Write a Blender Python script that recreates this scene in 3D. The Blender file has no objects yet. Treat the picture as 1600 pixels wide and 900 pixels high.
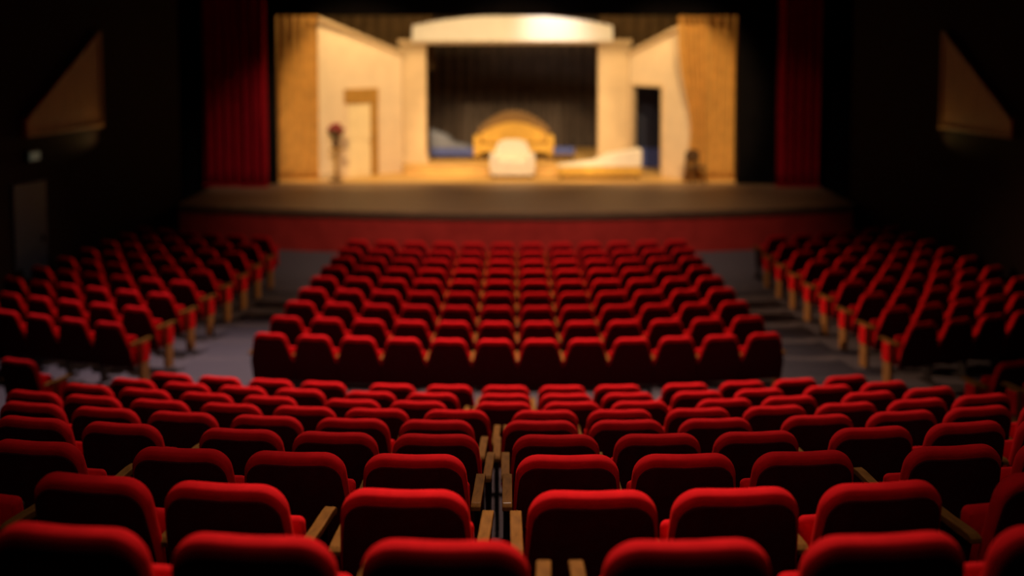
import bpy, bmesh, math, random
from mathutils import Vector, Matrix
random.seed(7)
R = math.radians
scene = bpy.context.scene
C = scene.collection

# ------------------------------------------------------------------ camera
cam_data = bpy.data.cameras.new('camera')
cam = bpy.data.objects.new('camera', cam_data); C.objects.link(cam)
FPX = 1693.0
cam_data.sensor_width = 36.0
cam_data.lens = FPX / 1600 * 36.0
PITCH = R(4)
cam.location = (0, 0, 5.0)
cam.rotation_euler = (R(90) - PITCH, 0, 0)
cam_data.shift_x = -6 / 1600
cam_data.shift_y = -(450 - (57 + FPX * math.tan(PITCH))) / 1600
cam_data.clip_end = 200
cam_data.dof.use_dof = True
cam_data.dof.focus_distance = 5.6
cam_data.dof.aperture_fstop = 0.70
scene.camera = cam

# ------------------------------------------------------------------ world, exposure
world = bpy.data.worlds.new('World'); scene.world = world
world.use_nodes = True
world.node_tree.nodes['Background'].inputs[0].default_value = (0, 0, 0, 1)
world.node_tree.nodes['Background'].inputs[1].default_value = 0.0
scene.view_settings.view_transform = 'Standard'
scene.view_settings.look = 'None'
scene.view_settings.exposure = 0.0
scene.view_settings.gamma = 1.0
scene.view_settings.use_curve_mapping = False

# ------------------------------------------------------------------ lights
def aim(o, tgt):
    o.rotation_euler = (Vector(tgt) - Vector(o.location)).to_track_quat('-Z', 'Y').to_euler()
def spot(name, loc, tgt, power, col, cone, blend=1.0, size=0.3):
    l = bpy.data.lights.new(name, 'SPOT'); l.energy = power; l.color = col
    l.spot_size = R(cone); l.spot_blend = blend; l.shadow_soft_size = size
    o = bpy.data.objects.new(name, l); C.objects.link(o); o.location = loc; aim(o, tgt); return o
def area(name, loc, tgt, power, col, sx, sy):
    l = bpy.data.lights.new(name, 'AREA'); l.energy = power; l.color = col
    l.shape = 'RECTANGLE'; l.size = sx; l.size_y = sy
    o = bpy.data.objects.new(name, l); C.objects.link(o); o.location = loc; aim(o, tgt); return o

WARM = (1.0, 0.68, 0.33)
area('stage_batten_light', (-0.2, 29.62, 6.3), (-0.2, 32.0, 2.0), 250, WARM, 11.0, 0.3)
spot('stage_cornice_light', (1.1, 30.2, 6.6), (1.1, 31.8, 5.2), 190, (1.0, 0.90, 0.84), 70, 1.0, 0.2)
for _x in (-4.0, 0.0, 4.0):
    spot('front_of_house_light', (_x * 1.3, 18.0, 9.8), (_x, 31.0, 2.2), 6300, (1.0, 0.69, 0.35), 25, 0.5, 0.15)
spot('house_light_front_rows', (0.0, 9.2, 9.9), (0.0, 3.7, 3.1), 4600, (1.0, 0.76, 0.58), 27, 1.0, 0.35)
spot('house_light_tiers', (0.0, 15.2, 10.2), (0.0, 10.6, 1.3), 6800, (1.0, 0.78, 0.62), 64, 1.0, 0.35)
spot('rear_fill_light', (0.2, 1.5, 10.3), (0.2, 8.0, 2.0), 380, (1.0, 0.80, 0.70), 70, 1.0, 0.5)  # weak fill added high above the camera to lift the dark seat backs
spot('house_light_stalls', (0.0, 19.6, 10.2), (0.0, 15.2, 0.9), 3400, (1.0, 0.78, 0.62), 60, 1.0, 0.35)
spot('house_light_stage_front', (0.0, 15.5, 10.2), (0.0, 25.2, 0.6), 4800, (1.0, 0.74, 0.55), 64, 1.0, 0.35)
spot('house_light_left_aisle', (-7.2, 17.5, 9.6), (-4.2, 14.2, 0.3), 3000, (1.0, 0.80, 0.84), 50, 1.0, 0.15)
spot('curtain_light_left', (-2.5, 21.5, 9.6), (-6.75, 28.6, 2.2), 1000, (1.0, 0.75, 0.6), 22, 1.0, 0.1)
spot('box_boom_light_right', (9.3, 18.9, 6.8), (-5.2, 17.4, 0.5), 3600, (1.0, 0.62, 0.36), 35, 1.0, 0.12)
spot('curtain_light_right', (2.5, 21.5, 9.6), (7.3, 28.6, 2.4), 380, (1.0, 0.75, 0.6), 22, 1.0, 0.1)
spot('box_boom_light_left', (-9.3, 18.9, 6.8), (5.2, 17.0, 0.5), 6800, (1.0, 0.62, 0.36), 35, 1.0, 0.12)
spot('wall_washer_left', (-8.55, 22.9, 2.7), (-9.0, 21.6, 3.7), 16.0, (1.0, 0.60, 0.20), 100, 1.0, 0.05)
spot('wall_washer_right', (8.55, 22.6, 2.7), (9.05, 21.5, 3.7), 11.0, (1.0, 0.66, 0.18), 100, 1.0, 0.05)

# ------------------------------------------------------------------ materials
def material(name, col, rough=0.7, var=0.12, scale=8.0, metallic=0.0, sheen=0.0, sheen_tint=None, bump=0.0,
             bscale=60.0, coat=0.0, stretch=(1, 1, 1), spec=0.5, emit=None):
    m = bpy.data.materials.new(name); m.use_nodes = True
    nt = m.node_tree; b = nt.nodes['Principled BSDF']
    tc = nt.nodes.new('ShaderNodeTexCoord'); mp = nt.nodes.new('ShaderNodeMapping')
    mp.inputs['Scale'].default_value = stretch
    nt.links.new(tc.outputs['Object'], mp.inputs['Vector'])
    n = nt.nodes.new('ShaderNodeTexNoise'); n.inputs['Scale'].default_value = scale; n.inputs['Detail'].default_value = 4
    nt.links.new(mp.outputs['Vector'], n.inputs['Vector'])
    r = nt.nodes.new('ShaderNodeValToRGB')
    r.color_ramp.elements[0].position = 0.3; r.color_ramp.elements[1].position = 0.7
    r.color_ramp.elements[0].color = tuple(c * (1 - var) for c in col) + (1,)
    r.color_ramp.elements[1].color = tuple(min(1, c * (1 + var)) for c in col) + (1,)
    nt.links.new(n.outputs['Fac'], r.inputs['Fac'])
    nt.links.new(r.outputs['Color'], b.inputs['Base Color'])
    b.inputs['Roughness'].default_value = rough; b.inputs['Metallic'].default_value = metallic
    b.inputs['Specular IOR Level'].default_value = spec
    if sheen:
        b.inputs['Sheen Weight'].default_value = sheen
        b.inputs['Sheen Roughness'].default_value = 0.4
        b.inputs['Sheen Tint'].default_value = (sheen_tint or col) + (1,)
    if coat:
        b.inputs['Coat Weight'].default_value = coat; b.inputs['Coat Roughness'].default_value = 0.15
    if bump:
        n2 = nt.nodes.new('ShaderNodeTexNoise'); n2.inputs['Scale'].default_value = bscale
        nt.links.new(mp.outputs['Vector'], n2.inputs['Vector'])
        bp = nt.nodes.new('ShaderNodeBump'); bp.inputs['Strength'].default_value = bump; bp.inputs['Distance'].default_value = 0.01
        nt.links.new(n2.outputs['Fac'], bp.inputs['Height']); nt.links.new(bp.outputs['Normal'], b.inputs['Normal'])
    if emit:
        b.inputs['Emission Color'].default_value = emit[0] + (1,); b.inputs['Emission Strength'].default_value = emit[1]
    return m

M = dict(
    velvet=material('red_velvet', (0.54, 0.009, 0.012), 0.85, 0.10, 14, sheen=0.18, sheen_tint=(1.0, 0.04, 0.015), bump=0.12, bscale=180, spec=0.01),
    back=material('dark_back_cloth', (0.05, 0.0045, 0.006), 0.85, 0.15, 20, bump=0.1, bscale=150, spec=0.05),
    wood=material('arm_wood', (0.150, 0.062, 0.012), 0.7, 0.25, 9, coat=0.015, spec=0.02, stretch=(6, 1, 6), bump=0.05),
    postwood=material('post_wood', (0.24, 0.10, 0.022), 0.5, 0.25, 7, stretch=(5, 5, 1)),
    metal=material('dark_metal', (0.018, 0.012, 0.012), 0.45, 0.2, 10, metallic=0.6),
    shell=material('seat_shell_black', (0.012, 0.006, 0.006), 0.6, 0.2, 10),
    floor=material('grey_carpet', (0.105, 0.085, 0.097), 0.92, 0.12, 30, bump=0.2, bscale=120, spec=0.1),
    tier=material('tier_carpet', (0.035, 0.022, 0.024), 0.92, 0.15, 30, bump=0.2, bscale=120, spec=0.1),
    wall=material('hall_wall_paint', (0.008, 0.0025, 0.0025), 0.85, 0.2, 3, spec=0.1),
    black=material('black_paint', (0.004, 0.003, 0.003), 0.9, 0.2, 3, spec=0.05),
    panelwood=material('side_panel_wood', (0.22, 0.11, 0.03), 0.6, 0.2, 3, stretch=(3, 3, 0.4)),
    stagewood=material('stage_boards', (0.20, 0.115, 0.06), 0.55, 0.25, 3, stretch=(0.4, 5, 1)),
    lip=material('stage_lip_wood', (0.07, 0.03, 0.015), 0.6, 0.2, 4),
    skirt=material('red_stage_cloth', (0.30, 0.022, 0.018), 0.85, 0.15, 3, sheen=0.2, spec=0.1),
    house=material('crimson_house_curtain', (0.30, 0.003, 0.012), 0.85, 0.15, 4, sheen=0.2, spec=0.1),
    gold=material('gold_drape', (0.60, 0.32, 0.07), 0.7, 0.15, 4, sheen=0.2),
    cream=material('cream_set_paint', (0.80, 0.63, 0.42), 0.8, 0.06, 2),
    tan=material('tan_set_paint', (0.62, 0.46, 0.27), 0.8, 0.08, 2),
    white=material('white_plaster', (0.88, 0.83, 0.76), 0.7, 0.04, 2),
    door=material('pale_yellow_door', (0.90, 0.74, 0.44), 0.5, 0.05, 3),
    ochre=material('ochre_frame_wood', (0.42, 0.22, 0.04), 0.5, 0.15, 4),
    darkochre=material('dark_ochre_wood', (0.19, 0.10, 0.02), 0.5, 0.15, 4),
    brown=material('brown_border_cloth', (0.10, 0.055, 0.016), 0.9, 0.2, 3),
    charcoal=material('charcoal_backdrop', (0.11, 0.082, 0.066), 0.9, 0.2, 3),
    blue=material('blue_upholstery', (0.06, 0.085, 0.28), 0.8, 0.15, 5, sheen=0.2),
    bluegrey=material('blue_grey_throw', (0.16, 0.18, 0.24), 0.85, 0.15, 5),
    navy=material('navy_door_paint', (0.003, 0.007, 0.030), 0.5, 0.15, 4),
    goldcloth=material('gold_upholstery', (0.62, 0.36, 0.05), 0.6, 0.15, 5, sheen=0.2),
    whitecloth=material('white_throw', (0.85, 0.76, 0.62), 0.85, 0.06, 5),
    platform=material('honey_platform_boards', (0.66, 0.40, 0.12), 0.5, 0.15, 3, stretch=(0.5, 4, 1)),
    flower=material('dark_red_petals', (0.28, 0.03, 0.03), 0.8, 0.3, 20),
    leaf=material('dull_green_leaf', (0.07, 0.07, 0.02), 0.7, 0.3, 20),
    darkwood=material('dark_brown_wood', (0.10, 0.05, 0.02), 0.45, 0.25, 6, stretch=(4, 4, 1)),
    lampglass=material('green_lamp_glass', (0.2, 0.3, 0.25), 0.4, 0.05, 4, emit=((0.35, 0.6, 0.5), 0.035)),
)

# ------------------------------------------------------------------ helpers
def mesh_from(name, verts, faces, mat, smooth=False, bevel=0.0):
    me = bpy.data.meshes.new(name); me.from_pydata(verts, [], faces)
    bm = bmesh.new(); bm.from_mesh(me)
    bmesh.ops.recalc_face_normals(bm, faces=bm.faces)
    if bevel:
        bmesh.ops.bevel(bm, geom=list(bm.edges), offset=bevel, segments=2, profile=0.6, affect='EDGES')
    bm.to_mesh(me); bm.free()
    if smooth:
        for p in me.polygons: p.use_smooth = True
    me.materials.append(M[mat]); return me
class MB:
    def __init__(s): s.v = []; s.f = []
    def box(s, x0, x1, y0, y1, z0, z1):
        b = len(s.v)
        s.v += [(x, y, z) for z in (z0, z1) for y in (y0, y1) for x in (x0, x1)]
        s.f += [tuple(b + i for i in q) for q in ((0, 1, 3, 2), (4, 6, 7, 5), (0, 4, 5, 1), (2, 3, 7, 6), (0, 2, 6, 4), (1, 5, 7, 3))]
        return s
    def prism(s, poly, a0, a1, axis='x'):
        """poly in the two other axes, extruded along axis"""
        b = len(s.v); n = len(poly)
        for a in (a0, a1):
            for p, q in poly:
                s.v.append((a, p, q) if axis == 'x' else (p, a, q) if axis == 'y' else (p, q, a))
        s.f.append(tuple(range(b, b + n))); s.f.append(tuple(range(b + 2 * n - 1, b + n - 1, -1)))
        for i in range(n):
            j = (i + 1) % n; s.f.append((b + i, b + j, b + n + j, b + n + i))
        return s
    def lathe(s, prof, cx=0, cy=0, n=14):
        b = len(s.v)
        for r, z in prof:
            for i in range(n):
                a = 2 * math.pi * i / n; s.v.append((cx + r * math.cos(a), cy + r * math.sin(a), z))
        for k in range(len(prof) - 1):
            for i in range(n):
                j = (i + 1) % n; s.f.append((b + k * n + i, b + k * n + j, b + (k + 1) * n + j, b + (k + 1) * n + i))
        s.f.append(tuple(b + i for i in range(n - 1, -1, -1))); k = len(prof) - 1
        s.f.append(tuple(b + k * n + i for i in range(n)))
        return s
    def mesh(s, name, mat, smooth=False, bevel=0.0): return mesh_from(name, s.v, s.f, mat, smooth, bevel)
def put(name, me, parent=None, loc=(0, 0, 0), rot=(0, 0, 0)):
    o = bpy.data.objects.new(name, me); C.objects.link(o); o.location = loc; o.rotation_euler = rot
    if parent: o.parent = parent
    return o
def tag(o, label, cat, group=None):
    o['label'] = label; o['category'] = cat
    if group: o['group'] = group
    return o
def thing(name, label, cat, loc, rz=0, group=None):
    o = put(name, None, None, loc, (0, 0, rz)); o.empty_display_size = 0.1
    return tag(o, label, cat, group)
def struct(name, me, **k):
    o = put(name, me, **k); o['kind'] = 'structure'; return o
def smooth_bevel(me):
    for p in me.polygons: p.use_smooth = True
    return me

# ------------------------------------------------------------------ the hall
def floor_z(y): return max(0.0, min(0.30, 0.30 - 0.0325 * (y - 13.3)))
# stalls floor: gently raked slab
b = MB(); b.prism([(11.2, 0.30), (13.3, 0.30), (22.5, 0.0), (29.0, 0.0), (29.0, -0.3), (11.2, -0.3)], -12.5, 12.5)
struct('floor', b.mesh('floor', 'floor'))
# stepped tiers carrying the near block, rows bowed towards the stage
ROWS = [  # y at the middle, radius, seat positions across
    (3.21, 11.0, [-1.42, -0.82, -0.22, 0.53, 1.15, 1.76]),
    (4.22, 11.2, [-2.52, -1.77, -1.19, -0.45, 0.31, 0.89, 1.50, 2.26]),
    (5.29, 18.0, [-2.50, -1.71, -1.12, -0.51, 0.26, 0.85, 1.46, 2.25, 2.86]),
    (6.30, 16.5, [-3.02, -2.43, -1.67, -1.09, -0.48, 0.24, 0.85, 1.45, 2.17, 2.78, 3.39]),
    (7.30, 17.9, [-3.51, -2.94, -2.36, -1.75, -1.14, -0.55, 0.17, 0.77, 1.39, 2.12, 2.74, 3.32, 3.92]),
    (8.29, 18.4, [-3.99, -3.46, -2.88, -2.28, -1.68, -1.10, -0.47, 0.23, 0.82, 1.44, 2.06, 2.65, 3.25, 3.82]),
    (9.28, 17.1, [-3.95, -3.38, -2.79, -2.20, -1.45, -0.86, -0.11, 0.49, 1.09, 1.85, 2.44, 3.19, 3.78]),
    (10.32, 17.5, [-3.90, -3.32, -2.73, -2.14, -1.43, -0.82, -0.11, 0.49, 1.10, 1.79, 2.41, 3.12, 3.72, 5.78]),
    (11.40, 18.1, [-5.80, -3.85, -3.28, -2.69, -2.10, -1.34, -0.72, -0.11, 0.50, 1.10, 1.84, 2.47, 3.07, 3.66, 5.78]),
]
X0 = 0.12
def row_y(k, x): y0, r, _ = ROWS[k]; return y0 + (x - X0) ** 2 / (2 * r)
def row_z(k): return 5.0 - (1.55 + 0.275 * k) - 0.92
tiers = thing('seating_tiers', 'dark carpeted steps carrying the near block of seats', 'steps', (0, 0, 0))
del tiers['label']; del tiers['category']; tiers['kind'] = 'structure'
for k in range(9):
    z = row_z(k); zb = -0.25
    xs = [-12.0 + 24.0 * i / 24 for i in range(25)]
    fy = [row_y(k, max(-6.5, min(6.5, x))) + 0.62 for x in xs]
    by = [row_y(k - 1, max(-6.5, min(6.5, x))) + 0.62 for x in xs] if k else [-1.4] * 25
    n = 25; v = []; f = []
    for zz in (z, zb):
        v += [(x, y, zz) for x, y in zip(xs, by)]; v += [(x, y, zz) for x, y in zip(xs, fy)]
    for i in range(n - 1):
        f += [(i, i + 1, n + i + 1, n + i), (2 * n + i, 3 * n + i, 3 * n + i + 1, 2 * n + i + 1),
              (n + i, n + i + 1, 3 * n + i + 1, 3 * n + i), (i, 2 * n + i, 2 * n + i + 1, i + 1)]
    f += [(0, n, 3 * n, 2 * n), (n - 1, 3 * n - 1, 4 * n - 1, 2 * n - 1)]
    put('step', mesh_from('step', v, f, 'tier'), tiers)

def wall_line(p, q, z0, z1, t):
    d = (Vector(q) - Vector(p)).normalized(); nrm = Vector((-d.y, d.x)) * t
    pts = [p, q, tuple(Vector(q) + nrm), tuple(Vector(p) + nrm)]
    return MB().prism(pts, z0, z1, 'z')
struct('wall_left', wall_line((-11.0, 12.0), (-8.15, 26.2), -0.3, 10.6, 0.3).mesh('wall_left', 'wall'))
struct('wall_right', wall_line((8.15, 26.2), (11.0, 12.0), -0.3, 10.6, 0.3).mesh('wall_right', 'wall'))
struct('wall_left_rear', MB().box(-12.5, -12.2, -1.7, 12.2, -0.3, 10.6).mesh('wall_left_rear', 'wall'))
struct('wall_right_rear', MB().box(12.2, 12.5, -1.7, 12.2, -0.3, 10.6).mesh('wall_right_rear', 'wall'))
struct('wall_back', MB().box(-12.5, 12.5, -1.7, -1.4, -0.3, 10.6).mesh('wall_back', 'wall'))
struct('ceiling', MB().box(-12.5, 12.5, -1.7, 29.6, 10.6, 10.8).mesh('ceiling', 'black'))
# proscenium wall with its opening, and the black stage house behind it
OX0, OX1, OZ = -6.5, 6.02, 5.56
b = MB(); b.box(-12.5, OX0, 29.2, 29.5, -0.3, 10.6); b.box(OX1, 12.5, 29.2, 29.5, -0.3, 10.6); b.box(OX0, OX1, 29.2, 29.5, OZ, 10.6)
struct('wall_proscenium', b.mesh('wall_proscenium', 'black'))
b = MB(); b.box(-9.0, -8.8, 29.5, 38, 0, 10.6); struct('wall_stage_left', b.mesh('wall_stage_left', 'black'))
b = MB(); b.box(8.8, 9.0, 29.5, 38, 0, 10.6); struct('wall_stage_right', b.mesh('wall_stage_right', 'black'))
b = MB(); b.box(-9.0, 9.0, 38, 38.2, 0, 10.6); struct('wall_stage_back', b.mesh('wall_stage_back', 'black'))

# ------------------------------------------------------------------ the stage
st = thing('stage', 'wide raised wooden stage with bowed front and red cloth face', 'stage', (0, 24.5, 0))
def front_y(x, off=0): return 24.5 + x * x / 52 + off
xs = [-8.1 + 16.2 * i / 36 for i in range(37)]
def bowed(z0, z1, off, back=None, thick=0.06):
    v = []; f = []; n = len(xs)
    for z in (z0, z1):
        v += [(x, front_y(x, off) - 24.5, z) for x in xs]
        v += [(x, (back - 24.5) if back else front_y(x, off + thick) - 24.5, z) for x in xs]
    for i in range(n - 1):
        f += [(i, i + 1, n + i + 1, n + i), (2 * n + i, 3 * n + i, 3 * n + i + 1, 2 * n + i + 1),
              (i, 2 * n + i, 2 * n + i + 1, i + 1), (n + i, n + i + 1, 3 * n + i + 1, 3 * n + i)]
    f += [(0, n, 3 * n, 2 * n), (n - 1, 3 * n - 1, 4 * n - 1, 2 * n - 1)]
    return v, f
v, f = bowed(0.94, 1.0, 0.0, back=29.2); put('apron_deck', mesh_from('deck', v, f, 'stagewood'), st)
put('threshold', MB().box(-6.49, 6.01, 4.7, 5.0, 0.94, 1.0).mesh('threshold', 'stagewood'), st)
put('rear_deck', MB().box(-8.75, 8.75, 5.0, 13.45, 0.94, 1.0).mesh('rear_deck', 'platform'), st)
v, f = bowed(0.82, 0.94, 0.015); put('lip', mesh_from('lip', v, f, 'lip'), st)
v, f = bowed(0.0, 0.82, 0.06, thick=0.1); put('skirt', mesh_from('skirt', v, f, 'skirt'), st)

# ------------------------------------------------------------------ drapes
def drape(name, label, cat, x0, x1, y, z0, z1, mat, folds, depth, group=None, gather=0.0, side=1, loops=0, border=None):
    """pleated cloth with thickness; gather pulls the middle heights towards one side"""
    NX = folds * 8; NZ = 16; v = []; f = []
    w = x1 - x0; cx = (x0 + x1) / 2
    for sh in (0, 1):
        for k in range(NZ + 1):
            t = k / NZ; z = z0 + (z1 - z0) * t
            g = gather * math.exp(-((t - 0.28) / 0.30) ** 2)
            for i in range(NX + 1):
                s = i / NX
                x = x0 + w * s
                tx = x0 if side < 0 else x1
                x = x + (tx - x) * g
                a = s * folds * 2 * math.pi
                yy = y + depth * (0.5 + 0.5 * math.sin(a + 0.5 * math.sin(3 * t + i * 0.05))) * (0.75 + 0.25 * (1 - t)) + sh * 0.02
                v.append((x - cx, yy - y, z - z0))
    n = (NX + 1) * (NZ + 1)
    def id(sh, k, i): return sh * n + k * (NX + 1) + i
    for k in range(NZ):
        for i in range(NX):
            f.append((id(0, k, i), id(0, k, i + 1), id(0, k + 1, i + 1), id(0, k + 1, i)))
            f.append((id(1, k, i), id(1, k + 1, i), id(1, k + 1, i + 1), id(1, k, i + 1)))
        f.append((id(0, k, 0), id(0, k + 1, 0), id(1, k + 1, 0), id(1, k, 0)))
        f.append((id(0, k, NX), id(1, k, NX), id(1, k + 1, NX), id(0, k + 1, NX)))
    for i in range(NX):
        f.append((id(0, 0, i), id(1, 0, i), id(1, 0, i + 1), id(0, 0, i + 1)))
        f.append((id(0, NZ, i), id(0, NZ, i + 1), id(1, NZ, i + 1), id(1, NZ, i)))
    t = thing(name, label, cat, (cx, y, z0), 0, group)
    put('cloth', mesh_from(name, v, f, mat, smooth=True), t)
    put('hem', MB().box(-w / 2 if not gather else -w / 2, w / 2, -0.0, depth + 0.02, -0.0, 0.05).mesh('hem', mat), t) if not gather else None
    put('header_band', MB().box(-w / 2, w / 2, 0, depth + 0.03, z1 - z0 - 0.06, z1 - z0).mesh('header_band', mat), t)
    return t
drape('house_curtain', 'bright edge of crimson house curtain left of the stage opening', 'curtain', -7.35, -6.62, 28.6, 1.0, 8.5, 'house', 3, 0.28, 'crimson house curtains')
drape('house_curtain', 'dark crimson house curtain hanging furthest left of the stage opening', 'curtain', -8.35, -7.4, 28.75, 1.0, 8.5, 'house', 4, 0.28, 'crimson house curtains')
drape('house_curtain', 'crimson house curtain hanging right of the stage opening', 'curtain', 6.95, 8.1, 28.6, 1.0, 8.5, 'house', 5, 0.28, 'crimson house curtains')
drape('gold_curtain', 'straight gold curtain at the left edge of the lit stage', 'curtain', -6.75, -5.45, 29.95, 1.0, 5.9, 'gold', 6, 0.2, 'gold stage curtains')
drape('gold_curtain', 'straight gold curtain at the far right edge of the stage', 'curtain', 5.2, 6.35, 29.95, 1.0, 5.9, 'gold', 5, 0.2, 'gold stage curtains')
drape('gold_curtain', 'gathered gold curtain beside the dark doorway, tied towards the right', 'curtain', 4.45, 5.3, 29.75, 1.0, 5.9, 'gold', 6, 0.16, 'gold stage curtains', gather=0.45, side=1)

# ------------------------------------------------------------------ the stage set
def rz_of(p, q): return math.atan2(q[1] - p[1], q[0] - p[0])
# left angled wall with its door; local x runs along the wall, local y away from the audience
A, B = (-5.45, 29.95), (-3.36, 31.9)
L = math.dist(A, B)
t = thing('set_wall', 'cream angled set wall with pale door left of stage', 'set wall', (A[0], A[1], 1.0), rz_of(A, B))
d0, d1, dh = 0.95, 1.72, 2.1
b = MB(); b.prism([(0, 0), (d0, 0), (d0, dh), (d1, dh), (d1, 0), (L, 0), (L, 3.55), (0, 4.52)], 0, 0.1, 'y')
put('panel', b.mesh('panel', 'cream'), t)
b = MB(); b.prism([(0, 4.42), (L, 3.45), (L, 3.57), (0, 4.54)], -0.09, 0.12, 'y'); put('cornice', b.mesh('cornice', 'tan'), t)
dr = put('door', MB().box(d0 + 0.01, d1 - 0.01, -0.03, 0.05, 0.01, dh - 0.01).mesh('door', 'door'), t)
for z0, z1 in ((0.15, 0.95), (1.1, 1.95)):
    put('door_panel', MB().box(d0 + 0.12, d1 - 0.12, -0.045, -0.02, z0, z1).mesh('door_panel', 'door', bevel=0.008), dr)
put('door_knob', MB().lathe([(0.015, 0), (0.03, 0.02), (0.03, 0.05), (0.01, 0.07)]).mesh('door_knob', 'ochre'), dr, (d1 - 0.08, -0.03, 1.0), (R(90), 0, 0))
b = MB(); b.box(d1, d1 + 0.22, -0.07, 0.1, 0, dh); put('door_jamb', b.mesh('door_jamb', 'ochre', bevel=0.01), t)
b = MB(); b.box(d0 - 0.09, d0, -0.04, 0.1, 0, dh); put('door_jamb', b.mesh('door_jamb', 'cream', bevel=0.01), t)
b = MB(); b.box(d0 - 0.12, d1 + 0.24, -0.07, 0.1, dh, dh + 0.42); put('door_lintel', b.mesh('door_lintel', 'ochre', bevel=0.015), t)
put('skirting_board', MB().box(0, d0 - 0.1, -0.02, 0.0, 0, 0.18).mesh('skirting_board', 'tan'), t)
# right angled wall with an open doorway
Cp, D = (3.36, 31.95), (4.95, 29.95)
L = math.dist(Cp, D)
t = thing('set_wall', 'cream angled set wall with dark open doorway right of stage', 'set wall', (Cp[0], Cp[1], 1.0), rz_of(Cp, D))
e0, e1, eh = 0.16, 1.30, 2.55
b = MB(); b.prism([(0, 0), (e0, 0), (e0, eh), (e1, eh), (e1, 0), (L, 0), (L, 4.5), (0, 3.55)], 0, 0.1, 'y')
put('panel', b.mesh('panel', 'cream'), t)
b = MB(); b.prism([(0, 3.45), (L, 4.40), (L, 4.52), (0, 3.57)], -0.09, 0.12, 'y'); put('cornice', b.mesh('cornice', 'tan'), t)
for x in (e0 - 0.07, e1): put('door_jamb', MB().box(x, x + 0.07, -0.04, 0.12, 0, eh).mesh('door_jamb', 'tan', bevel=0.008), t)
put('door_lintel', MB().box(e0 - 0.07, e1 + 0.07, -0.05, 0.12, eh, eh + 0.09).mesh('door_lintel', 'tan', bevel=0.008), t)
# dark blue masking screen seen through the doorway
t = thing('masking_screen', 'dark blue folding screen behind the right doorway', 'screen', (4.25, 32.9, 1.0), R(-12))
for x in (-0.9, 0.0): put('screen_leaf', MB().box(x, x + 0.88, 0.0 if x else 0.12, 0.04 if x else 0.16, 0.0, 2.9).mesh('screen_leaf', 'navy', bevel=0.006), t)
put('blue_skirt', MB().box(-0.9, 0.88, -0.04, -0.01, 0.02, 0.6).mesh('blue_skirt', 'blue'), t)
# platform, portal, backdrop
t = thing('stage_platform', 'low honey coloured platform at the back of the stage', 'platform', (-0.1, 31.2, 1.0))
put('top_boards', MB().box(-3.2, 3.3, 0, 5.3, 0.2, 0.25).mesh('top_boards', 'platform', bevel=0.006), t)
put('riser', MB().box(-3.15, 3.25, 0.03, 5.25, 0.0, 0.2).mesh('riser', 'platform'), t)
t = thing('portal', 'tan square columns carrying a white bowed cornice across the set', 'portal', (-0.1, 32.0, 1.25))
for x0, x1 in ((-3.32, -2.56), (2.54, 3.46)):
    c = put('column', MB().box(x0, x1, 0, 0.5, 0.22, 3.5).mesh('column', 'tan', bevel=0.02), t)
    put('plinth', MB().box(x0 - 0.05, x1 + 0.05, -0.05, 0.5, 0, 0.22).mesh('plinth', 'tan', bevel=0.015), c)
    put('capital', MB().box(x0 - 0.06, x1 + 0.06, -0.06, 0.5, 3.5, 3.66).mesh('capital', 'tan', bevel=0.015), c)
# white cornice: bowed forwards, arched top
N = 28; v = []; f = []
for i in range(N + 1):
    s = -1 + 2 * i / N; x = s * 2.95; y = -0.35 * (1 - s * s); zt = 4.08 + 0.30 * (1 - s * s)
    prof = [(y, 3.52), (y - 0.12, 3.62), (y - 0.06, 3.80), (y + 0.02, zt - 0.05), (y + 0.08, zt), (0.45, zt), (0.45, 3.52)]
    v += [(x, p, q) for p, q in prof]
K = 7
for i in range(N):
    for j in range(K):
        a, c = i * K + j, i * K + (j + 1) % K; f.append((a, c, c + K, a + K))
f += [tuple(range(K)), tuple(N * K + j for j in range(K - 1, -1, -1))]
put('cornice', mesh_from('cornice', v, f, 'white'), t)
drape('backdrop_curtain', 'charcoal curtain closing the dark recess behind the portal', 'curtain', -4.2, 4.2, 36.6, 1.0, 6.2, 'charcoal', 22, 0.2)
drape('border_curtain', 'brown border cloth hanging above the left set wall', 'curtain', -6.3, -2.5, 32.75, 4.0, 6.2, 'brown', 10, 0.12, 'brown border cloths')
drape('border_curtain', 'brown border cloth hanging above the right set wall', 'curtain', 2.5, 6.2, 32.75, 4.0, 6.2, 'brown', 10, 0.12, 'brown border cloths')

# gold settee with an arched back
t = thing('settee', 'gold settee with tall arched back in the portal', 'settee', (-0.06, 32.9, 1.25))
arch = [(-1.12, 0.45)] + [(-1.12 + 2.24 * i / 20, 0.85 + 0.62 * math.sin(math.pi * i / 20) ** 0.8) for i in range(21)] + [(1.12, 0.45)]
bk = put('backrest', MB().prism(arch, 0.45, 0.6, 'y').mesh('backrest', 'darkochre', bevel=0.02), t)
arch2 = [(-1.0, 0.5)] + [(-1.0 + 2.0 * i / 20, 0.74 + 0.38 * math.sin(math.pi * i / 20) ** 0.8) for i in range(21)] + [(1.0, 0.5)]
put('back_cushion', MB().prism(arch2, 0.40, 0.46, 'y').mesh('back_cushion', 'goldcloth'), bk)
put('seat', MB().box(-1.05, 1.05, -0.2, 0.46, 0.24, 0.46).mesh('seat', 'goldcloth', bevel=0.04), t)
for s in (-1, 1):
    put('armrest', MB().box(s * 1.12 - 0.1, s * 1.12 + 0.1, -0.2, 0.5, 0.12, 0.74).mesh('armrest', 'goldcloth', bevel=0.05), t)
    for y in (-0.12, 0.5): put('leg', MB().lathe([(0.02, 0), (0.035, 0.14)], s * 1.0, y).mesh('leg', 'darkwood'), t)
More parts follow.
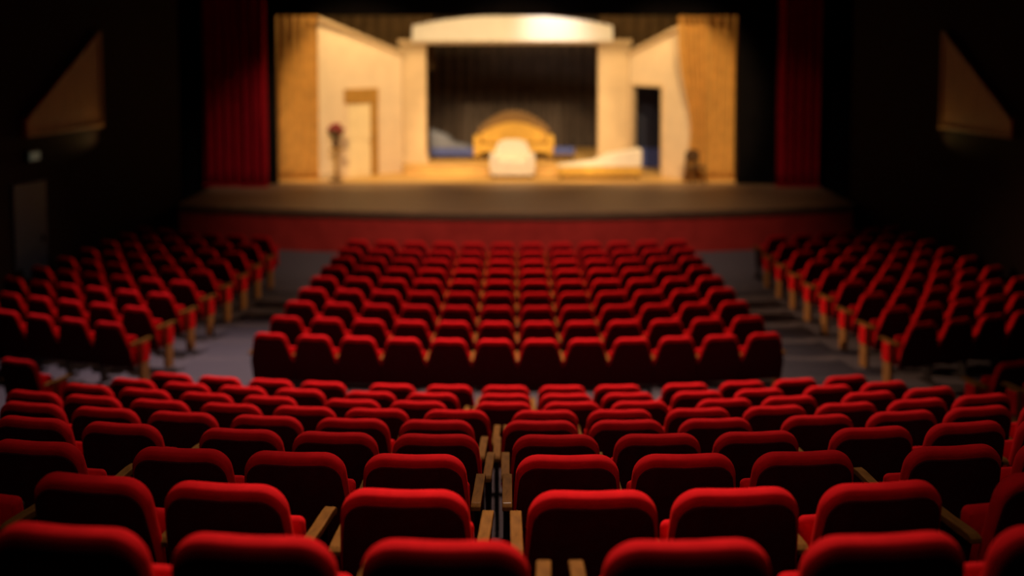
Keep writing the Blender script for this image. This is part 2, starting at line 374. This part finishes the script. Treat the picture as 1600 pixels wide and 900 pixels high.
# cream armchair facing the audience
t = thing('armchair', 'cream upholstered armchair in front of the gold settee', 'armchair', (-0.1, 30.68, 1.0))
prof = [(-0.52, 0.2), (-0.50, 0.75), (-0.40, 0.97), (-0.2, 1.04), (0.2, 1.04), (0.40, 0.97), (0.50, 0.75), (0.52, 0.2)]
put('backrest', MB().prism(prof, 0.3, 0.5, 'y').mesh('backrest', 'whitecloth', bevel=0.03), t)
put('seat_cushion', MB().box(-0.42, 0.42, -0.42, 0.3, 0.3, 0.5).mesh('seat_cushion', 'whitecloth', bevel=0.05), t)
put('base', MB().box(-0.62, 0.62, -0.4, 0.45, 0.1, 0.3).mesh('base', 'whitecloth', bevel=0.03), t)
for s in (-1, 1):
    put('armrest', MB().box(s * 0.53 - 0.11, s * 0.53 + 0.11, -0.44, 0.4, 0.22, 0.68).mesh('armrest', 'whitecloth', bevel=0.05), t)
    for y in (-0.34, 0.36): put('leg', MB().lathe([(0.02, 0), (0.03, 0.12)], s * 0.52, y).mesh('leg', 'darkwood'), t)
# chaises
def chaise(name, label, loc, w, flip, top, base, rise):
    t = thing(name, label, 'chaise', loc)
    s = -1 if flip else 1
    p = [(0, 0.36), (0.25 * w, 0.44), (0.45 * w, 0.50), (0.62 * w, 0.5 + 0.55 * rise), (w, 0.5 + rise), (w, 0.36)]
    p = [(s * (x - w / 2), z) for x, z in p]
    put('mattress', MB().prism(p, -0.35, 0.35, 'y').mesh('mattress', top, bevel=0.03), t)
    put('base', MB().box(-w / 2, w / 2, -0.33, 0.33, 0.12, 0.36).mesh('base', base, bevel=0.015), t)
    for x in (-w / 2 + 0.1, w / 2 - 0.1):
        for y in (-0.27, 0.27): put('leg', MB().lathe([(0.02, 0), (0.035, 0.13)], x, y).mesh('leg', 'darkwood'), t)
    return t
chaise('chaise_longue', 'white topped chaise longue on gold base before the right column', (2.35, 30.5, 1.0), 2.35, False, 'whitecloth', 'goldcloth', 0.34)
chaise('chaise_longue', 'blue grey chaise longue in the recess left of the settee', (-1.95, 33.2, 1.25), 1.35, True, 'bluegrey', 'blue', 0.42)
t = thing('footstool', 'small blue footstool right of the gold settee', 'stool', (1.45, 32.6, 1.25))
put('cushion', MB().box(-0.32, 0.32, -0.25, 0.25, 0.22, 0.40).mesh('cushion', 'blue', bevel=0.05), t)
put('frame', MB().box(-0.3, 0.3, -0.23, 0.23, 0.15, 0.22).mesh('frame', 'darkwood'), t)
for x in (-0.26, 0.26):
    for y in (-0.19, 0.19): put('leg', MB().lathe([(0.02, 0), (0.03, 0.16)], x, y).mesh('leg', 'darkwood'), t)
# flower stand by the left wall
t = thing('flower_stand', 'brown pedestal stand left of the pale door', 'stand', (-4.98, 29.85, 1.0))
put('base', MB().lathe([(0.2, 0), (0.2, 0.04), (0.08, 0.08)]).mesh('base', 'darkwood'), t)
put('column', MB().lathe([(0.06, 0.07), (0.045, 0.4), (0.06, 0.85)]).mesh('column', 'ochre', smooth=True), t)
put('top', MB().lathe([(0.19, 0.85), (0.21, 0.88), (0.19, 0.91)]).mesh('top', 'ochre'), t)
t = thing('flower_vase', 'vase of dark red flowers on the brown pedestal', 'vase', (-4.98, 29.85, 1.91))
put('vase', MB().lathe([(0.06, 0), (0.11, 0.12), (0.07, 0.26), (0.09, 0.3)]).mesh('vase', 'darkwood', smooth=True), t)
put('foliage', MB().lathe([(0.08, 0.3), (0.22, 0.42), (0.12, 0.55)], n=9).mesh('foliage', 'leaf'), t)
for i in range(11):
    a = i * 2.4; r = 0.06 + 0.016 * i
    put('blossom', MB().lathe([(0.02, 0), (0.075, 0.04), (0.075, 0.08), (0.03, 0.11)], n=8).mesh('blossom', 'flower', smooth=True), t,
        (r * math.cos(a), r * math.sin(a), 0.40 + 0.20 * (1 - i / 11)))
# small brown chair near the right curtain
t = thing('side_chair', 'small brown wooden chair beside the right gold curtain', 'chair', (4.92, 29.5, 1.0), R(20))
put('seat', MB().box(-0.22, 0.22, -0.22, 0.22, 0.42, 0.47).mesh('seat', 'darkwood', bevel=0.01), t)
put('backrest', MB().prism([(-0.2, 0.6), (-0.2, 0.85), (0, 0.92), (0.2, 0.85), (0.2, 0.6)], 0.17, 0.21, 'y').mesh('backrest', 'darkwood', bevel=0.008), t)
for x in (-0.19, 0.19):
    put('leg', MB().box(x - 0.02, x + 0.02, -0.21, -0.17, 0, 0.42).mesh('leg', 'darkwood'), t)
    put('leg', MB().box(x - 0.02, x + 0.02, 0.17, 0.21, 0, 0.8).mesh('leg', 'darkwood'), t)

# ------------------------------------------------------------------ side wall fittings
def side(sgn, y):                     # a point on the hall side of the splayed wall
    return (sgn * (11.0 - (y - 12.0) * 2.85 / 14.2), y)
for sgn, lab in ((-1, 'tan wood panel glowing dimly high on the left wall'), (1, 'tan wood panel glowing dimly high on the right wall')):
    p = side(sgn, 20.4 if sgn < 0 else 20.2); q = side(sgn, 22.8 if sgn < 0 else 22.4)
    rz = rz_of(p, q) if sgn < 0 else rz_of(q, p)
    o = p if sgn < 0 else q
    Lp = math.dist(p, q)
    t = thing('wall_panel', lab, 'wall panel', (o[0], o[1], 3.1), rz, 'side wall panels')
    hi = (lambda x: 0.30 + 1.65 * x / Lp) if sgn < 0 else (lambda x: 0.30 + 1.65 * (1 - x / Lp))   # rises towards the stage
    put('field', MB().prism([(0, 0.05), (Lp, 0.05), (Lp, hi(Lp)), (0, hi(0))], -0.10, -0.002, 'y').mesh('field', 'panelwood'), t)
    put('bottom_rail', MB().box(-0.04, Lp + 0.04, -0.14, -0.002, 0.0, 0.06).mesh('rail', 'panelwood', bevel=0.01), t)
    put('sloped_rail', MB().prism([(0, hi(0)), (Lp, hi(Lp)), (Lp, hi(Lp) + 0.07), (0, hi(0) + 0.07)], -0.14, -0.002, 'y').mesh('rail', 'panelwood'), t)
    x = Lp - 0.03 if sgn < 0 else -0.04
    put('stile', MB().box(x, x + 0.07, -0.13, -0.002, 0.06, 1.98).mesh('stile', 'panelwood', bevel=0.01), t)
p = side(-1, 20.0); q = side(-1, 20.95); rz = rz_of(p, q)
t = struct('door_1', MB().box(0, 0.97, -0.06, -0.002, 0.0, 2.15).mesh('door_1', 'navy', bevel=0.006), loc=(p[0], p[1], 0.07), rot=(0, 0, rz))
put('door_handle', MB().box(0.8, 0.86, -0.10, -0.06, 0.95, 1.1).mesh('door_handle', 'metal'), t)
p = side(-1, 20.6)
t = thing('exit_lamp', 'dim greenish lamp above the dark blue side door', 'lamp', (p[0], p[1], 2.62), rz)
put('housing', MB().box(-0.17, 0.17, -0.08, -0.002, 0, 0.2).mesh('housing', 'metal', bevel=0.01), t)
put('diffuser', MB().box(-0.15, 0.15, -0.1, -0.08, 0.02, 0.18).mesh('diffuser', 'lampglass', bevel=0.008), t)

# ------------------------------------------------------------------ the theatre seat
RECL = R(14)
def outline(n=10, zb=0.38, stalls=False):
    """half outline of the backrest (x, height up the back), right side from bottom to the middle of the top"""
    if stalls: pts = [(0.276, zb), (0.286, zb + 0.03), (0.286, 0.54), (0.270, 0.64), (0.246, 0.74)]
    else: pts = [(0.262, zb), (0.274, zb + 0.03), (0.274, 0.56), (0.271, 0.66), (0.266, 0.75)]
    cx, cz, rx, rz = (0.118, 0.80, 0.112, 0.122) if stalls else (0.150, 0.805, 0.111, 0.117)
    for i in range(n + 1):
        a = R(8) + R(82) * i / n
        pts.append((cx + rx * math.cos(a), cz + rz * math.sin(a)))
    for i in range(1, 6):
        x = cx * (1 - i / 5); pts.append((x, cz + rz - 0.005 * (0.5 - 0.5 * math.cos(math.pi * i / 5))))
    return pts
def panel_outline(n=8, zb=0.27, stalls=False):
    w = 0.285 if stalls else 0.262
    pts = [(w, zb), (w, 0.54), (0.252 if stalls else 0.258, 0.64), (0.226 if stalls else 0.250, 0.74)]
    cx, cz, rx, rz = (0.118, 0.780, 0.092, 0.092) if stalls else (0.150, 0.785, 0.094, 0.095)
    for i in range(n + 1):
        a = R(8) + R(82) * i / n; pts.append((cx + rx * math.cos(a), cz + rz * math.sin(a)))
    pts += [(0.07, cz + rz - 0.003), (0.0, cz + rz - 0.006)]
    return pts
def full(half): return half + [(-x, z) for x, z in reversed(half[:-1])]
def inset(pts, d):
    out = []; n = len(pts)
    for i in range(n):
        p0, p1, p2 = Vector(pts[i - 1]), Vector(pts[i]), Vector(pts[(i + 1) % n])
        t = ((p1 - p0).normalized() + (p2 - p1).normalized()).normalized()
        nn = Vector((-t.y, t.x)); out.append(tuple(p1 + nn * d))
    return out
def lean(v):
    """tilt the upright back so that its top stays over the origin"""
    c, s = math.cos(RECL), math.sin(RECL); o = []
    for x, y, z in v:
        h = z - 0.92; o.append((x, y * c - h * s, 0.92 + y * s + h * c))
    return o
def ring_mesh(name, rings, mat, cap0=True, cap1=True):
    v = []; f = []; n = len(rings[0])
    for r in rings: v += r
    for k in range(len(rings) - 1):
        for i in range(n):
            j = (i + 1) % n; f.append((k * n + i, k * n + j, (k + 1) * n + j, (k + 1) * n + i))
    if cap0: f.append(tuple(range(n)))
    if cap1: f.append(tuple((len(rings) - 1) * n + i for i in range(n)))
    return v, f
T = 0.036
def back_meshes(stalls):
    OUT = full(outline(stalls=stalls)); rings = []
    for i in range(11):
        a = R(-90 + 180 * i / 10); c, q = max(0.0, math.cos(a)), math.sin(a)
        d = 0.030 * (1 - c ** 0.7); y = T * math.copysign(abs(q) ** 0.7, q)
        rings.append([(x, y, z) for x, z in inset(OUT, d)])
    rings.append([(x, T + 0.012, z) for x, z in inset(OUT, 0.09)])
    v, f = ring_mesh('backrest', rings, None)
    bk = mesh_from('backrest', lean(v), f, 'velvet', smooth=True)
    # dark rear panel, reaching lower than the cushion
    PO = full(panel_outline(stalls=stalls))
    rings = [[(x, -T + 0.03, z) for x, z in PO], [(x, -T - 0.001, z) for x, z in PO], [(x, -T - 0.005, z) for x, z in inset(PO, 0.006)]]
    v, f = ring_mesh('p', rings, None)
    return bk, mesh_from('back_panel', lean(v), f, 'back')
ME_BACK, ME_PANEL = back_meshes(False)
ME_BACK_S, ME_PANEL_S = back_meshes(True)
# tip-up seat, folded against the back
def cushion(w, h, t, r):
    half = []
    for cx, cz, a0 in ((w / 2 - r, -h / 2 + r, -90), (w / 2 - r, h / 2 - r, 0), (-w / 2 + r, h / 2 - r, 90), (-w / 2 + r, -h / 2 + r, 180)):
        for i in range(5):
            a = R(a0 + 90 * i / 4); half.append((cx + r * math.cos(a), cz + r * math.sin(a)))
    rr = []
    for i in range(7):
        a = R(-90 + 180 * i / 6); d = t / 2 * (1 - math.cos(a)); rr.append([(x, t / 2 * math.sin(a), z) for x, z in inset(half, d)])
    return ring_mesh('c', rr, None)
v, f = cushion(0.522, 0.42, 0.06, 0.03)
ME_SEAT = mesh_from('seat', v, f, 'velvet', smooth=True)
v, f = cushion(0.50, 0.38, 0.03, 0.03)
ME_SHELL = mesh_from('seat_shell', v, f, 'shell', smooth=True)
# armrest: flat wooden board, rounded down at its front end, slightly waisted
sec = [(0.075, 0.628), (0.10, 0.640), (0.16, 0.642), (0.28, 0.638), (0.42, 0.642), (0.478, 0.638), (0.497, 0.622), (0.50, 0.600), (0.48, 0.596), (0.465, 0.606), (0.10, 0.602), (0.075, 0.605)]
ME_ARM = MB().prism(sec, -0.026, 0.026).mesh('armrest', 'wood', bevel=0.006)
leg = [(0.10, 0.0), (0.10, 0.03), (0.19, 0.06), (0.17, 0.40), (0.12, 0.604), (0.40, 0.604), (0.34, 0.40), (0.31, 0.06), (0.42, 0.03), (0.42, 0.0)]
ME_LEG = MB().prism(leg, -0.014, 0.014).mesh('leg', 'metal', bevel=0.003)
ME_POST = MB().box(-0.028, 0.028, 0.24, 0.40, 0.0, 0.604).mesh('end_post', 'postwood', bevel=0.006)
ME_INSET_L = MB().box(-0.046, -0.026, 0.245, 0.395, 0.34, 0.592).mesh('end_inset', 'velvet', bevel=0.005)
ME_INSET_R = MB().box(0.026, 0.046, 0.245, 0.395, 0.34, 0.592).mesh('end_inset', 'velvet', bevel=0.005)

ARM = 0.303
def build_seat(loc, rz, label, group, left=True, right=False, end=None, stalls=False):
    t = thing('theatre_seat', label, 'seat', loc, rz, group)
    bk = put('backrest', ME_BACK_S if stalls else ME_BACK, t); put('back_panel', ME_PANEL_S if stalls else ME_PANEL, bk)
    ax = 0.288 if stalls else ARM
    s = put('seat', ME_SEAT, t, (0, 0.262, 0.485), (R(6), 0, 0)); put('seat_shell', ME_SHELL, s, (0, 0.03, -0.01))
    for on, sx in ((left, -1), (right, 1)):
        if not on: continue
        put('armrest', ME_ARM, t, (sx * (ax + (0.02 if end == sx else 0)), 0, 0))
        if end == sx:
            p = put('end_post', ME_POST, t, (sx * (ax + 0.02), 0, 0))
            put('end_inset', ME_INSET_L if sx < 0 else ME_INSET_R, p)
        else:
            put('leg', ME_LEG, t, (sx * ax, 0, 0))
    return t
ORD = ['', 'first', 'second', 'third', 'fourth', 'fifth', 'sixth', 'seventh', 'eighth', 'ninth', 'tenth', 'eleventh', 'twelfth', 'thirteenth', 'fourteenth', 'fifteenth']
NEAR = ['', 'nearest', 'second-nearest', 'third-nearest', 'fourth-nearest', 'fifth-nearest', 'sixth-nearest', 'seventh-nearest', 'eighth-nearest', 'ninth-nearest']
for k, (y0, rad, xs_) in enumerate(ROWS):
    main = [x for x in xs_ if abs(x) < 5]
    for x in xs_:
        y = row_y(k, x); rz = math.asin((x - X0) / rad)
        if abs(x) > 5:
            lab = ('red velvet seat across the side aisle, left end of %s row' if x < 0 else 'red velvet seat across the side aisle, right end of %s row') % NEAR[k + 1]
            build_seat((x, y, row_z(k)), rz, lab, 'seats of the near block', True, True, 1 if x < 0 else -1)
            continue
        i = main.index(x)
        gap_r = main[i + 1] - x if i + 1 < len(main) else 9
        lab = 'red velvet seat, %s from the left in the %s row of the near block' % (ORD[i + 1], NEAR[k + 1])
        build_seat((x, y, row_z(k)), rz, lab, 'seats of the near block', True, gap_r > 0.665)

# stalls: three blocks on concentric arcs
NR = 9; DEP = 0.955; RAD = 17.0
def arc_y(j, x): return 13.3 + DEP * j + x * x / (2 * RAD)
far = []                                     # seats of the rows right under the stage
for j in range(NR):
    row = '%s row from the rear' % ORD[j + 1]
    for i in range(12):
        x = (-5.5 + i) * 0.575 + 0.02
        loc = (x, arc_y(j, x), 5.0 - (3.78 + 0.031 * j) - 0.92); rz = math.asin(x / RAD)
        if j >= 9: far.append((loc, rz)); continue
        build_seat(loc, rz, 'red seat, %s from the left in the centre block, %s' % (ORD[i + 1], row), 'seats of the centre block', True, i == 11, -1 if i == 0 else 1 if i == 11 else None, stalls=True)
    for sgn, nm in ((-1, 'left'), (1, 'right')):
        x = 5.42 - (0.03 * j if sgn < 0 else 0.012 * j)
        for i in range(6):
            X = sgn * x
            loc = (X, arc_y(j, X), 5.0 - (3.79 + 0.031 * j) - 0.92); rz = math.asin(X / RAD)
            x += 0.585 * math.cos(rz)
            if j >= 8: far.append((loc, rz)); continue
            inner = i == 0
            build_seat(loc, rz, 'red seat, %s from the aisle in the %s block, %s' % (ORD[i + 1], nm, row), 'seats of the %s block' % nm,
                       True, (sgn < 0 and inner) or (sgn > 0 and i == 5), (1 if sgn < 0 else -1) if inner else None, stalls=True)
# the foremost rows, too far off to be picked apart
me = bpy.data.meshes.new('distant_seats'); bm = bmesh.new()
for src in (ME_BACK_S, ME_PANEL_S, ME_SEAT, ME_ARM, ME_LEG): me.materials.append(src.materials[0])
for (loc, rz) in far:
    mx = Matrix.Translation(loc) @ Matrix.Rotation(rz, 4, 'Z')
    for mi, (src, off) in enumerate(((ME_BACK_S, (0, 0, 0)), (ME_PANEL_S, (0, 0, 0)), (ME_SEAT, (0, 0.250, 0.485)), (ME_ARM, (-0.288, 0, 0)), (ME_LEG, (-0.288, 0, 0)))):
        tmp = src.copy(); tmp.transform(mx @ Matrix.Translation(off))
        nf = len(bm.faces); bm.from_mesh(tmp); bm.faces.ensure_lookup_table()
        for fc in bm.faces[nf:]: fc.material_index = mi
        bpy.data.meshes.remove(tmp)
bm.to_mesh(me); bm.free()
o = put('distant_seats', me); o['kind'] = 'stuff'
tag(o, 'red seats of the foremost rows right under the stage', 'seats')
